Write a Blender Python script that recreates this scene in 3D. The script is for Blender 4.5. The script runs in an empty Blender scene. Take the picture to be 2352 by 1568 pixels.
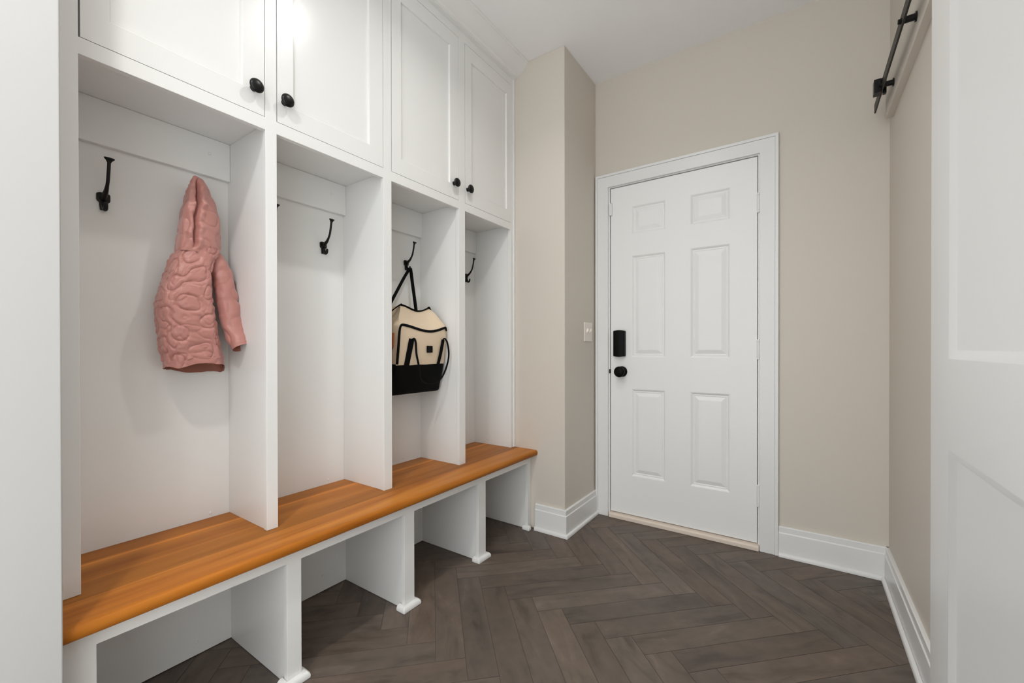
import bpy, bmesh, math, random
from mathutils import Vector, Matrix, noise

C = bpy.context.scene.collection
R = math.radians

# ------------------------------------------------------------------ camera
cam_d = bpy.data.cameras.new('camera')
cam = bpy.data.objects.new('camera', cam_d)
C.objects.link(cam)
cam_d.sensor_fit = 'HORIZONTAL'
cam_d.sensor_width = 36.0
cam_d.lens = 971.83 / 2352 * 36.0
cam_d.shift_y = (804.8 - 784) / 2352
cam_d.clip_start = 0.02
yaw, pitch, roll = R(34.3975), R(-0.2332), R(-0.081)
fwd = Vector((-math.sin(yaw) * math.cos(pitch), math.cos(yaw) * math.cos(pitch), math.sin(pitch)))
rgt = Vector((math.cos(yaw), math.sin(yaw), 0))
upv = rgt.cross(fwd)
r2 = math.cos(roll) * rgt + math.sin(roll) * upv
u2 = -math.sin(roll) * rgt + math.cos(roll) * upv
cam.matrix_world = Matrix(((r2.x, u2.x, -fwd.x, 0), (r2.y, u2.y, -fwd.y, 0),
                           (r2.z, u2.z, -fwd.z, 1.0549), (0, 0, 0, 1)))
bpy.context.scene.camera = cam

# ------------------------------------------------------------------ world, exposure
w = bpy.data.worlds.new('world')
bpy.context.scene.world = w
w.use_nodes = True
w.node_tree.nodes['Background'].inputs[0].default_value = (0.955, 0.985, 1.0, 1)
w.node_tree.nodes['Background'].inputs[1].default_value = 2.3
vs = bpy.context.scene.view_settings
vs.view_transform = 'Standard'
vs.look = 'None'
vs.gamma = 1.0
vs.use_curve_mapping = False
vs.exposure = 0.14

LAMP_WATTS = (4.9, 9.0)   # over the bench, nearest the camera

# ------------------------------------------------------------------ dimensions
FX = -1.435      # face of the lockers
BX = -1.719      # back of the bays
DC = 2.124       # front of the wall return
XC = -1.096      # side of the wall return
D = 2.554        # wall with the entry door
WR = 0.3285      # right wall
H = 2.7523
ZB = 0.463       # top of the bench
YB = -0.42       # open end of the room behind the camera
NX, NY = -1.245, 0.193   # near wall end on the left

# ------------------------------------------------------------------ helpers
def link(name, bm, mat, parent=None, smooth=False, bevel=0.0, seg=2):
    me = bpy.data.meshes.new(name)
    bmesh.ops.recalc_face_normals(bm, faces=bm.faces)
    bm.to_mesh(me)
    bm.free()
    for m in (mat if isinstance(mat, (list, tuple)) else [mat]):
        me.materials.append(m)
    o = bpy.data.objects.new(name, me)
    C.objects.link(o)
    if parent is not None:
        o.parent = parent
        o.matrix_parent_inverse = Matrix.Identity(4)
        # geometry is given in world space: move it into the thing's own frame
        off = Vector((0, 0, 0))
        p = parent
        while p is not None:
            off += p.location
            p = p.parent
        me.transform(Matrix.Translation(-off))
    if smooth:
        for f in me.polygons:
            f.use_smooth = True
    if bevel:
        b = o.modifiers.new('bevel', 'BEVEL')
        b.width = bevel
        b.segments = seg
        b.limit_method = 'ANGLE'
        b.angle_limit = R(40)
        for f in me.polygons:
            f.use_smooth = True
        b.harden_normals = True
    return o

def thing(name, loc, label, cat, group=None, kind=None):
    o = bpy.data.objects.new(name, None)
    C.objects.link(o)
    o.location = loc
    o.empty_display_size = 0.05
    return tag(o, label, cat, group, kind)

def tag(o, label, cat, group=None, kind=None):
    o['label'] = label
    o['category'] = cat
    if group:
        o['group'] = group
    if kind:
        o['kind'] = kind
    return o

def box(bm, x0, x1, y0, y1, z0, z1):
    v = [bm.verts.new((x, y, z)) for x in (x0, x1) for y in (y0, y1) for z in (z0, z1)]
    for f in ((0, 1, 3, 2), (4, 6, 7, 5), (0, 4, 5, 1), (2, 3, 7, 6), (0, 2, 6, 4), (1, 5, 7, 3)):
        bm.faces.new([v[i] for i in f])
    return v

def bx(x0, x1, y0, y1, z0, z1):
    bm = bmesh.new()
    box(bm, x0, x1, y0, y1, z0, z1)
    return bm

def grid_plate(us, vs_, filled, a, b, put):
    """watertight plate of thickness a..b built on a grid of cells; put(u, v, w) -> point"""
    bm = bmesh.new()
    cache = {}
    def V(i, j, k):
        if (i, j, k) not in cache:
            cache[(i, j, k)] = bm.verts.new(put(us[i], vs_[j], (a, b)[k]))
        return cache[(i, j, k)]
    nu, nv = len(us) - 1, len(vs_) - 1
    F = lambda i, j: 0 <= i < nu and 0 <= j < nv and filled(i, j)
    for i in range(nu):
        for j in range(nv):
            if not F(i, j):
                continue
            for k in (0, 1):
                bm.faces.new([V(i, j, k), V(i + 1, j, k), V(i + 1, j + 1, k), V(i, j + 1, k)])
            for (di, dj, e) in ((-1, 0, ((i, j), (i, j + 1))), (1, 0, ((i + 1, j), (i + 1, j + 1))),
                                (0, -1, ((i, j), (i + 1, j))), (0, 1, ((i, j + 1), (i + 1, j + 1)))):
                if not F(i + di, j + dj):
                    p, q = e
                    bm.faces.new([V(*p, 0), V(*q, 0), V(*q, 1), V(*p, 1)])
    bmesh.ops.dissolve_limit(bm, angle_limit=0.01, verts=bm.verts, edges=bm.edges)
    return bm

def sweep(path, prof, closed_profile=True):
    """sweep a profile [(offset to the left of travel, z)] along a 2D path with mitred corners"""
    bm = bmesh.new()
    rows = []
    n = len(path)
    for i, p in enumerate(path):
        p = Vector(p)
        d0 = (p - Vector(path[i - 1])).normalized() if i else None
        d1 = (Vector(path[i + 1]) - p).normalized() if i < n - 1 else None
        d0 = d0 or d1
        d1 = d1 or d0
        n0, n1 = Vector((-d0.y, d0.x)), Vector((-d1.y, d1.x))
        m = (n0 + n1)
        m = m / (1 + n0.dot(n1))
        rows.append([bm.verts.new((p.x + m.x * o, p.y + m.y * o, z)) for o, z in prof])
    k = len(prof)
    for a, b in zip(rows, rows[1:]):
        for j in range(k):
            bm.faces.new([a[j], a[(j + 1) % k], b[(j + 1) % k], b[j]])
    bm.faces.new(rows[0])
    bm.faces.new(rows[-1][::-1])
    return bm

def lathe(bm, prof, origin, axis, seg=32, squash=(1, 1), up=None):
    """prof: [(distance along the axis, radius)]"""
    ax = Vector(axis).normalized()
    u = Vector(up) if up else (Vector((0, 0, 1)) if abs(ax.z) < 0.9 else Vector((1, 0, 0)))
    u = (u - ax * u.dot(ax)).normalized()
    v = ax.cross(u)
    o = Vector(origin)
    rings = []
    for t, r in prof:
        if r < 1e-6:
            rings.append([bm.verts.new(o + ax * t)])
        else:
            rings.append([bm.verts.new(o + ax * t + (u * math.cos(2 * math.pi * i / seg) * squash[0]
                          + v * math.sin(2 * math.pi * i / seg) * squash[1]) * r) for i in range(seg)])
    for a, b in zip(rings, rings[1:]):
        for i in range(seg):
            j = (i + 1) % seg
            if len(a) == 1 and len(b) == 1:
                continue
            if len(a) == 1:
                bm.faces.new([a[0], b[i], b[j]])
            elif len(b) == 1:
                bm.faces.new([a[i], b[0], a[j]])
            else:
                bm.faces.new([a[i], b[i], b[j], a[j]])
    if len(rings[0]) > 1:
        bm.faces.new(rings[0])
    if len(rings[-1]) > 1:
        bm.faces.new(rings[-1][::-1])

def spline(pts, n):
    """Catmull-Rom through points (tuples of any length)"""
    P = [pts[0]] + list(pts) + [pts[-1]]
    out = []
    m = len(pts) - 1
    for s in range(n + 1):
        t = s / n * m
        i = min(int(t), m - 1)
        f = t - i
        a, b, c, d = P[i], P[i + 1], P[i + 2], P[i + 3]
        out.append(tuple(0.5 * (2 * b[k] + (c[k] - a[k]) * f + (2 * a[k] - 5 * b[k] + 4 * c[k] - d[k]) * f * f
                         + (3 * b[k] - a[k] - 3 * c[k] + d[k]) * f ** 3) for k in range(len(b))))
    return out

def tube(bm, pts, rw, rt=None, seg=12, side=None, power=1.0):
    """tube along 3D points; rw / rt: half sizes across and through (float or list); side: across direction"""
    n = len(pts)
    P = [Vector(p[:3]) for p in pts]
    rings = []
    s = Vector(side) if side is not None else None
    for i in range(n):
        d = (P[min(i + 1, n - 1)] - P[max(i - 1, 0)]).normalized()
        if side is not None:
            a = Vector(side)
        else:
            a = s if s is not None else (Vector((0, 0, 1)) if abs(d.z) < 0.8 else Vector((1, 0, 0)))
        a = (a - d * a.dot(d)).normalized()
        if side is None:
            s = a
        b = d.cross(a)
        ra = rw[i] if isinstance(rw, (list, tuple)) else rw
        rb = ra if rt is None else (rt[i] if isinstance(rt, (list, tuple)) else rt)
        ring = []
        for k in range(seg):
            c, sn = math.cos(2 * math.pi * k / seg), math.sin(2 * math.pi * k / seg)
            c = math.copysign(abs(c) ** power, c)
            sn = math.copysign(abs(sn) ** power, sn)
            ring.append(bm.verts.new(P[i] + a * c * ra + b * sn * rb))
        rings.append(ring)
    for p, q in zip(rings, rings[1:]):
        for k in range(seg):
            bm.faces.new([p[k], p[(k + 1) % seg], q[(k + 1) % seg], q[k]])
    bm.faces.new(rings[0][::-1])
    bm.faces.new(rings[-1])

def lerp_table(tab, t):
    if t <= tab[0][0]:
        return tab[0][1]
    for (a, va), (b, vb) in zip(tab, tab[1:]):
        if t <= b:
            f = (t - a) / (b - a)
            f = f * f * (3 - 2 * f) * 0.35 + f * 0.65
            return va + (vb - va) * f
    return tab[-1][1]

# ------------------------------------------------------------------ materials
def mat(name, col, rough=0.5, metal=0.0, spec=0.5, sheen=0.0, coat=0.0):
    m = bpy.data.materials.new(name)
    m.use_nodes = True
    b = m.node_tree.nodes['Principled BSDF']
    b.inputs['Base Color'].default_value = (*col, 1)
    b.inputs['Roughness'].default_value = rough
    b.inputs['Metallic'].default_value = metal
    b.inputs['Specular IOR Level'].default_value = spec
    b.inputs['Sheen Weight'].default_value = sheen
    b.inputs['Coat Weight'].default_value = coat
    return m

def add_bump(m, scale, strength, dist=0.002, detail=4.0, stretch=None, obj=True):
    nt = m.node_tree
    b = nt.nodes['Principled BSDF']
    tc = nt.nodes.new('ShaderNodeTexCoord')
    n = nt.nodes.new('ShaderNodeTexNoise')
    n.inputs['Scale'].default_value = scale
    n.inputs['Detail'].default_value = detail
    src = tc.outputs['Object']
    if stretch:
        mp = nt.nodes.new('ShaderNodeMapping')
        mp.inputs['Scale'].default_value = stretch
        nt.links.new(src, mp.inputs[0])
        src = mp.outputs[0]
    nt.links.new(src, n.inputs['Vector'])
    bp = nt.nodes.new('ShaderNodeBump')
    bp.inputs['Strength'].default_value = strength
    bp.inputs['Distance'].default_value = dist
    nt.links.new(n.outputs['Fac'], bp.inputs['Height'])
    nt.links.new(bp.outputs[0], b.inputs['Normal'])
    return m

M_white = add_bump(mat('white_cabinet_paint', (0.825, 0.825, 0.81), 0.23), 60, 0.04, 0.001)
M_trim = mat('white_trim_paint', (0.80, 0.80, 0.79), 0.30)
M_door = mat('white_door_paint', (0.86, 0.86, 0.85), 0.36)
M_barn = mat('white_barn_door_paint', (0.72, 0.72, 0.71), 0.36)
M_ceil = add_bump(mat('ceiling_paint', (0.92, 0.92, 0.915), 0.9), 180, 0.15, 0.001)
M_wall = add_bump(mat('beige_wall_paint', (0.655, 0.600, 0.530), 0.55), 220, 0.12, 0.0008)
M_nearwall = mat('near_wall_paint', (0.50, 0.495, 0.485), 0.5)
M_black = mat('matte_black_metal', (0.0045, 0.0043, 0.0042), 0.34, 0.0, 0.28)
M_rail = mat('black_bronze_steel', (0.014, 0.011, 0.008), 0.45, 0.0, 0.3)
M_lock = mat('black_plastic', (0.0025, 0.0025, 0.0025), 0.5, 0.0, 0.12)
M_ivory = mat('ivory_plastic', (0.86, 0.79, 0.72), 0.35)
M_thresh = mat('cream_threshold_wood', (0.76, 0.66, 0.56), 0.45)
M_dark = mat('dark_gap', (0.02, 0.02, 0.02), 0.8)
M_hinge = mat('white_painted_hinge', (0.80, 0.80, 0.79), 0.35)
M_steel = mat('brushed_steel', (0.55, 0.54, 0.52), 0.35, 1.0)
M_grout = mat('grout', (0.088, 0.077, 0.068), 0.9)

def tile_material():
    m = mat('slate_look_porcelain', (0.1, 0.09, 0.08), 0.5)
    nt = m.node_tree
    b = nt.nodes['Principled BSDF']
    N, L = nt.nodes.new, nt.links.new
    uv = N('ShaderNodeUVMap')
    uv.uv_map = 'tile'
    geo = N('ShaderNodeNewGeometry')
    mp = N('ShaderNodeMapping')
    mp.inputs['Scale'].default_value = (2.6, 9.0, 1.0)
    L(uv.outputs[0], mp.inputs[0])
    n1 = N('ShaderNodeTexNoise')
    n1.inputs['Scale'].default_value = 1.6
    n1.inputs['Detail'].default_value = 5
    n1.inputs['Roughness'].default_value = 0.55
    n1.inputs['Distortion'].default_value = 0.7
    L(mp.outputs[0], n1.inputs['Vector'])
    n2 = N('ShaderNodeTexNoise')
    n2.inputs['Scale'].default_value = 21.0
    n2.inputs['Detail'].default_value = 6
    L(uv.outputs[0], n2.inputs['Vector'])
    cr = N('ShaderNodeValToRGB')
    e = cr.color_ramp.elements
    e[0].position, e[0].color = 0.30, (0.066, 0.053, 0.044, 1)
    e[1].position, e[1].color = 0.70, (0.150, 0.127, 0.110, 1)
    k = e.new(0.45)
    k.color = (0.104, 0.088, 0.075, 1)
    k = e.new(0.60)
    k.color = (0.122, 0.100, 0.086, 1)
    L(n1.outputs['Fac'], cr.inputs['Fac'])
    # every tile its own tone, some warmer, some greyer
    hue = N('ShaderNodeValToRGB')
    hue.color_ramp.elements[0].color = (1.10, 0.97, 0.87, 1)
    hue.color_ramp.elements[1].color = (1.04, 1.0, 0.96, 1)
    L(geo.outputs['Random Per Island'], hue.inputs['Fac'])
    mul = N('ShaderNodeMix')
    mul.data_type = 'RGBA'
    mul.blend_type = 'MULTIPLY'
    mul.inputs['Factor'].default_value = 1.0
    L(cr.outputs['Color'], mul.inputs['A'])
    L(hue.outputs['Color'], mul.inputs['B'])
    val = N('ShaderNodeMath')
    val.operation = 'MULTIPLY_ADD'
    wn = N('ShaderNodeTexWhiteNoise')
    wn.noise_dimensions = '1D'
    L(geo.outputs['Random Per Island'], wn.inputs['W'])
    L(wn.outputs['Value'], val.inputs[0])
    val.inputs[1].default_value = 0.34
    val.inputs[2].default_value = 0.90
    n3 = N('ShaderNodeMath')
    n3.operation = 'MULTIPLY_ADD'
    L(n2.outputs['Fac'], n3.inputs[0])
    n3.inputs[1].default_value = 0.44
    n3.inputs[2].default_value = 0.74
    v2 = N('ShaderNodeMath')
    v2.operation = 'MULTIPLY'
    L(val.outputs[0], v2.inputs[0])
    L(n3.outputs[0], v2.inputs[1])
    hsv = N('ShaderNodeHueSaturation')
    L(mul.outputs['Result'], hsv.inputs['Color'])
    L(v2.outputs[0], hsv.inputs['Value'])
    # pale scratches and flecks in the stone figure
    vo = N('ShaderNodeTexNoise')
    vo.inputs['Scale'].default_value = 5.0
    vo.inputs['Detail'].default_value = 9
    vo.inputs['Roughness'].default_value = 0.75
    vo.inputs['Distortion'].default_value = 1.6
    L(uv.outputs[0], vo.inputs['Vector'])
    fr = N('ShaderNodeValToRGB')
    fr.color_ramp.elements[0].position = 0.63
    fr.color_ramp.elements[1].position = 0.68
    L(vo.outputs['Fac'], fr.inputs['Fac'])
    fm = N('ShaderNodeMath')
    fm.operation = 'MULTIPLY'
    L(fr.outputs['Color'], fm.inputs[0])
    fm.inputs[1].default_value = 0.45
    mx = N('ShaderNodeMix')
    mx.data_type = 'RGBA'
    L(fm.outputs[0], mx.inputs['Factor'])
    L(hsv.outputs['Color'], mx.inputs['A'])
    mx.inputs['B'].default_value = (0.20, 0.175, 0.155, 1)
    L(mx.outputs['Result'], b.inputs['Base Color'])
    b.inputs['Roughness'].default_value = 0.52
    bp = N('ShaderNodeBump')
    bp.inputs['Strength'].default_value = 0.25
    bp.inputs['Distance'].default_value = 0.001
    L(n2.outputs['Fac'], bp.inputs['Height'])
    L(bp.outputs[0], b.inputs['Normal'])
    return m
M_tile = tile_material()

def wood_material():
    m = mat('oiled_hickory_boards', (0.42, 0.19, 0.055), 0.36, spec=0.12)
    nt = m.node_tree
    b = nt.nodes['Principled BSDF']
    N, L = nt.nodes.new, nt.links.new
    geo = N('ShaderNodeNewGeometry')
    mp = N('ShaderNodeMapping')
    mp.inputs['Scale'].default_value = (17.0, 0.9, 17.0)
    L(geo.outputs['Position'], mp.inputs[0])
    n1 = N('ShaderNodeTexNoise')
    n1.inputs['Scale'].default_value = 1.0
    n1.inputs['Detail'].default_value = 6
    n1.inputs['Roughness'].default_value = 0.6
    n1.inputs['Distortion'].default_value = 0.5
    L(mp.outputs[0], n1.inputs['Vector'])
    cr = N('ShaderNodeValToRGB')
    e = cr.color_ramp.elements
    e[0].position, e[0].color = 0.28, (0.30, 0.085, 0.010, 1)
    e[1].position, e[1].color = 0.78, (0.60, 0.235, 0.035, 1)
    k = e.new(0.5)
    k.color = (0.44, 0.150, 0.020, 1)
    L(n1.outputs['Fac'], cr.inputs['Fac'])
    # board tone by distance from the back, with pale sapwood streaks along two joints
    sep = N('ShaderNodeSeparateXYZ')
    L(geo.outputs['Position'], sep.inputs[0])
    mr = N('ShaderNodeMapRange')
    mr.inputs['From Min'].default_value = -1.72
    mr.inputs['From Max'].default_value = -1.27
    L(sep.outputs['X'], mr.inputs['Value'])
    br = N('ShaderNodeValToRGB')
    br.color_ramp.interpolation = 'LINEAR'
    be = br.color_ramp.elements
    stops = [(0.0, 0.86), (0.17, 0.88), (0.195, 1.15), (0.215, 1.62), (0.235, 1.18), (0.28, 0.94), (0.46, 0.92),
             (0.475, 1.10), (0.49, 0.86), (0.66, 0.76), (0.70, 0.74), (0.705, 1.06), (0.80, 1.02), (0.90, 1.14), (1.0, 1.0)]
    while len(be) < len(stops):
        be.new(0.5)
    for el, (p, v) in zip(be, stops):
        el.position = p
        el.color = (v * 0.5, v * 0.5, v * 0.5, 1)
    L(mr.outputs[0], br.inputs['Fac'])
    sc = N('ShaderNodeMath')
    sc.operation = 'MULTIPLY'
    L(br.outputs['Color'], sc.inputs[0])
    sc.inputs[1].default_value = 2.0
    # long slow tone change along the boards
    mp2 = N('ShaderNodeMapping')
    mp2.inputs['Scale'].default_value = (9.0, 1.4, 9.0)
    L(geo.outputs['Position'], mp2.inputs[0])
    n2 = N('ShaderNodeTexNoise')
    n2.inputs['Scale'].default_value = 1.0
    n2.inputs['Detail'].default_value = 2
    L(mp2.outputs[0], n2.inputs['Vector'])
    m2 = N('ShaderNodeMath')
    m2.operation = 'MULTIPLY_ADD'
    L(n2.outputs['Fac'], m2.inputs[0])
    m2.inputs[1].default_value = 0.5
    m2.inputs[2].default_value = 0.75
    m3 = N('ShaderNodeMath')
    m3.operation = 'MULTIPLY'
    L(sc.outputs[0], m3.inputs[0])
    L(m2.outputs[0], m3.inputs[1])
    hsv = N('ShaderNodeHueSaturation')
    L(cr.outputs['Color'], hsv.inputs['Color'])
    L(m3.outputs[0], hsv.inputs['Value'])
    L(hsv.outputs['Color'], b.inputs['Base Color'])
    bp = N('ShaderNodeBump')
    bp.inputs['Strength'].default_value = 0.12
    bp.inputs['Distance'].default_value = 0.001
    L(n1.outputs['Fac'], bp.inputs['Height'])
    L(bp.outputs[0], b.inputs['Normal'])
    return m
M_wood = wood_material()

M_pink = add_bump(mat('dusty_pink_nylon', (0.50, 0.222, 0.190), 0.42, sheen=0.2), 130, 0.35, 0.002)
M_lining = add_bump(mat('rust_lining', (0.30, 0.105, 0.065), 0.6), 60, 0.2, 0.002)
M_cream = add_bump(mat('cream_canvas', (0.76, 0.61, 0.44), 0.55), 70, 0.10, 0.002)
M_web = add_bump(mat('black_webbing', (0.004, 0.004, 0.0042), 0.75, spec=0.1), 300, 0.2, 0.001)
M_leather = mat('tan_leather', (0.50, 0.15, 0.045), 0.5)
M_grey = mat('charcoal_print', (0.020, 0.020, 0.020), 0.6)
M_red = mat('dark_red_cord', (0.16, 0.012, 0.012), 0.5)

# ================================================================== THE SETTING
def make_floor():
    bm = bmesh.new()
    uvl = bm.loops.layers.uv.new('tile')
    W = 0.1010
    Lt = 6 * W
    g = 0.0009
    s2 = math.sqrt(0.5)
    rnd = random.Random(4)
    x0, x1, y0, y1 = -1.74, WR + 0.02, YB, D + 0.05
    def put(s, c, z):
        return ((s - c) * s2, (s + c) * s2, z)
    S0, C0 = 0.714, 1.345
    def tile(s, c, ls, lc):
        pts = [(s + g, c + g), (s + ls - g, c + g), (s + ls - g, c + lc - g), (s + g, c + lc - g)]
        P = [put(a, b, 0.0) for a, b in pts]
        if max(p[0] for p in P) < x0 or min(p[0] for p in P) > x1 or max(p[1] for p in P) < y0 or min(p[1] for p in P) > y1:
            return
        v = [bm.verts.new(p) for p in P]
        lo = [bm.verts.new((p[0], p[1], -0.004)) for p in P]
        f = bm.faces.new(v)
        ou, ov = rnd.uniform(0, 60), rnd.uniform(0, 60)
        for lp, (a, b) in zip(f.loops, pts):
            a, b = a - s, b - c
            lp[uvl].uv = (a + ou, b + ov) if ls > lc else (b + ou, a + ov)
        for i in range(4):
            bm.faces.new([v[i], lo[i], lo[(i + 1) % 4], v[(i + 1) % 4]])
    for k in range(-40, 60):
        for n in range(-5, 6):
            tile(S0 + k * W + n * 2 * Lt, C0 - k * W, Lt, W)
            tile(S0 + Lt + k * W + n * 2 * Lt, C0 - k * W, W, Lt)
    for co, no in (((x0, 0, 0), (-1, 0, 0)), ((x1, 0, 0), (1, 0, 0)), ((0, y0, 0), (0, -1, 0)), ((0, y1, 0), (0, 1, 0))):
        bmesh.ops.bisect_plane(bm, geom=bm.verts[:] + bm.edges[:] + bm.faces[:], plane_co=co, plane_no=no, clear_outer=True)
    for q in box(bm, x0, x1, y0, y1, -0.05, -0.0012):
        for f in q.link_faces:
            f.material_index = 1
    o = link('floor', bm, [M_tile, M_grout])
    tag(o, 'dark grey brown plank tile floor laid in a herringbone pattern', 'floor', kind='structure')
make_floor()

tag(link('ceiling', bx(-1.86, WR + 0.12, YB, D + 0.12, H, H + 0.1), M_ceil),
    'flat white ceiling over the whole room', 'ceiling', kind='structure')
tag(link('wall_left', bx(-1.86, -1.737, NY, D + 0.12, 0, H), M_wall),
    'painted wall hidden behind the built-in lockers', 'wall', kind='structure')
tag(link('wall_right', bx(WR, WR + 0.12, YB, D + 0.12, 0, H), M_wall),
    'beige wall on the right behind the sliding door', 'wall', kind='structure')
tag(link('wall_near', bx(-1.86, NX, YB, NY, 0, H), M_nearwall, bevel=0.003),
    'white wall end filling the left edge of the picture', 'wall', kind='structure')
tag(link('wall_return', bx(-1.737, XC, DC, D, 0, H), M_wall, bevel=0.004),
    'beige wall corner sticking out at the end of the lockers', 'wall', kind='structure')

# door opening and slab sizes
SL, SR, SZ0, SZ1 = -0.9945, -0.1925, 0.034, 2.059
OL, OR, OZ = -1.017, -0.170, 2.080
us = [-1.86, OL, OR, WR + 0.12]
tag(link('wall_far', grid_plate(us, [0, OZ, H], lambda i, j: not (i == 1 and j == 0), D, D + 0.12,
                                lambda u, v, w_: (u, w_, v)), M_wall),
    'beige end wall around the white entry door', 'wall', kind='structure')

# ---- entry door
d1 = thing('door_1', ((SL + SR) / 2, D + 0.02, 0), 'white six panel entry door with black lock and knob', 'door', kind='structure')

def six_panel():
    us = [SL, -0.862, -0.660, -0.523, -0.320, SR]
    zs = [SZ0, 0.273, 0.808, 1.003, 1.624, 1.755, 1.928, SZ1]
    y0 = D + 0.004
    bm = bmesh.new()
    vc = {}
    def V(x, z):
        k = (round(x, 5), round(z, 5))
        if k not in vc:
            vc[k] = bm.verts.new((x, y0, z))
        return vc[k]
    for i in range(5):
        for j in range(7):
            x0, x1, z0, z1 = us[i], us[i + 1], zs[j], zs[j + 1]
            if i in (1, 3) and j in (1, 3, 5):
                last = [V(x0, z0), V(x1, z0), V(x1, z1), V(x0, z1)]
                for ins, dep in ((0.004, 0.0015), (0.012, 0.0085), (0.017, 0.0075), (0.022, 0.0095), (0.042, 0.0025), (0.045, 0.002)):
                    ring = [bm.verts.new((x, y0 + dep, z)) for x, z in ((x0 + ins, z0 + ins), (x1 - ins, z0 + ins), (x1 - ins, z1 - ins), (x0 + ins, z1 - ins))]
                    for k in range(4):
                        bm.faces.new([last[k], last[(k + 1) % 4], ring[(k + 1) % 4], ring[k]])
                    last = ring
                bm.faces.new(last)
            else:
                bm.faces.new([V(x0, z0), V(x1, z0), V(x1, z1), V(x0, z1)])
    # edges and back
    yb = y0 + 0.044
    a = [V(SL, SZ0), V(SR, SZ0), V(SR, SZ1), V(SL, SZ1)]
    bk = [bm.verts.new((v.co.x, yb, v.co.z)) for v in a]
    bm.faces.new(bk)
    cols = sorted({k[0] for k, v in vc.items() if k[1] == round(SZ0, 5)})
    rows = sorted({k[1] for k, v in vc.items() if k[0] == round(SL, 5)})
    bm.faces.new([V(x, SZ0) for x in cols] + [bk[1], bk[0]])
    bm.faces.new([V(x, SZ1) for x in cols] + [bk[2], bk[3]])
    bm.faces.new([V(SL, z) for z in rows] + [bk[3], bk[0]])
    bm.faces.new([V(SR, z) for z in rows] + [bk[2], bk[1]])
    return bm
link('door_slab', six_panel(), M_door, d1)

def jamb():
    us = [OL, SL - 0.004, SR + 0.004, OR]
    bm = grid_plate(us, [0, SZ1 + 0.004, OZ], lambda i, j: not (i == 1 and j == 0), D - 0.001, D + 0.115,
                    lambda u, v, w_: (u, w_, v))
    # stop strip behind the slab
    for a in ((SL - 0.004, SL + 0.010, 0.0, SZ1 + 0.004), (SR - 0.010, SR + 0.004, 0.0, SZ1 + 0.004), (SL - 0.004, SR + 0.004, SZ1 - 0.010, SZ1 + 0.004)):
        box(bm, a[0], a[1], D + 0.054, D + 0.09, a[2], a[3])
    return bm
link('door_frame', jamb(), M_trim, d1)
link('backing_panel', bx(SL - 0.004, SR + 0.004, D + 0.093, D + 0.113, 0.03, SZ1 + 0.004), M_dark, d1)

for z0, z1 in ((1.763, 1.868), (0.998, 1.103), (0.225, 0.342)):
    bm = bmesh.new()
    hx, hy = -0.1865, D - 0.003
    n = 5
    prof = [(0, 0.0), (0.001, 0.0065)]
    hh = z1 - z0
    for f in (0.13, 0.87):
        prof += [(hh * f - 0.0012, 0.0075), (hh * f - 0.0010, 0.0062), (hh * f + 0.0010, 0.0062), (hh * f + 0.0012, 0.0075)]
    prof += [(hh - 0.003, 0.0075), (hh, 0.004), (hh, 0.0)]
    lathe(bm, prof, (hx, hy, z0), (0, 0, 1), 16)
    box(bm, hx - 0.004, hx + 0.004, hy + 0.002, hy + 0.03, z0 + 0.004, z1 - 0.004)
    link('hinge', bm, M_hinge, d1, smooth=False, bevel=0.0006)
s_ = link('contact_sensor', bx(SL - 0.006, SL + 0.013, D - 0.013, D + 0.006, 1.890, 1.968), M_trim, d1, bevel=0.003)

# smart lock: slightly domed black housing
def lock_bm():
    bm = bmesh.new()
    x0, x1, z0, z1 = -0.969, -0.897, 1.008, 1.166
    n = 10
    outl = []
    for i in range(n + 1):
        t = i / n
        outl.append((x0 + (x1 - x0) * t, 0.026 + 0.008 * math.sin(math.pi * t)))
    rows = []
    for z, bow in ((z0, 1), (z1, -1)):
        row = [bm.verts.new((x, D - d, z - bow * 0.0035 * math.sin(math.pi * i / n))) for i, (x, d) in enumerate(outl)]
        row += [bm.verts.new((x1, D + 0.003, z)), bm.verts.new((x0, D + 0.003, z))]
        rows.append(row)
    k = len(rows[0])
    for i in range(k):
        bm.faces.new([rows[0][i], rows[0][(i + 1) % k], rows[1][(i + 1) % k], rows[1][i]])
    bm.faces.new(rows[0])
    bm.faces.new(rows[1][::-1])
    return bm
link('lock_housing', lock_bm(), M_lock, d1, bevel=0.004, seg=3)
bm = bmesh.new()
lathe(bm, [(0.0, 0.033), (0.006, 0.033), (0.009, 0.028), (0.012, 0.013), (0.028, 0.012), (0.034, 0.022), (0.042, 0.0315),
           (0.052, 0.0335), (0.060, 0.031), (0.066, 0.022), (0.068, 0.0)], (-0.9215, D + 0.004, 0.913), (0, -1, 0), 40)
link('door_knob', bm, M_lock, d1, smooth=True)
link('strike_plate', bx(SL - 0.009, SL - 0.001, D - 0.004, D + 0.03, 0.900, 0.926), M_lock, d1, bevel=0.002)

# threshold
prof = [(0, 0), (0, 0.022), (0.006, 0.028), (0.075, 0.030), (0.085, 0.0)]
bm = bmesh.new()
ra = [bm.verts.new((OL + 0.018, D - 0.026 + o, z)) for o, z in prof]
rb = [bm.verts.new((OR - 0.012, D - 0.026 + o, z)) for o, z in prof]
k = len(prof)
for i in range(k):
    bm.faces.new([ra[i], ra[(i + 1) % k], rb[(i + 1) % k], rb[i]])
bm.faces.new(ra)
bm.faces.new(rb[::-1])
link('threshold', bm, M_thresh, d1, bevel=0.004, seg=3)

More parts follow.
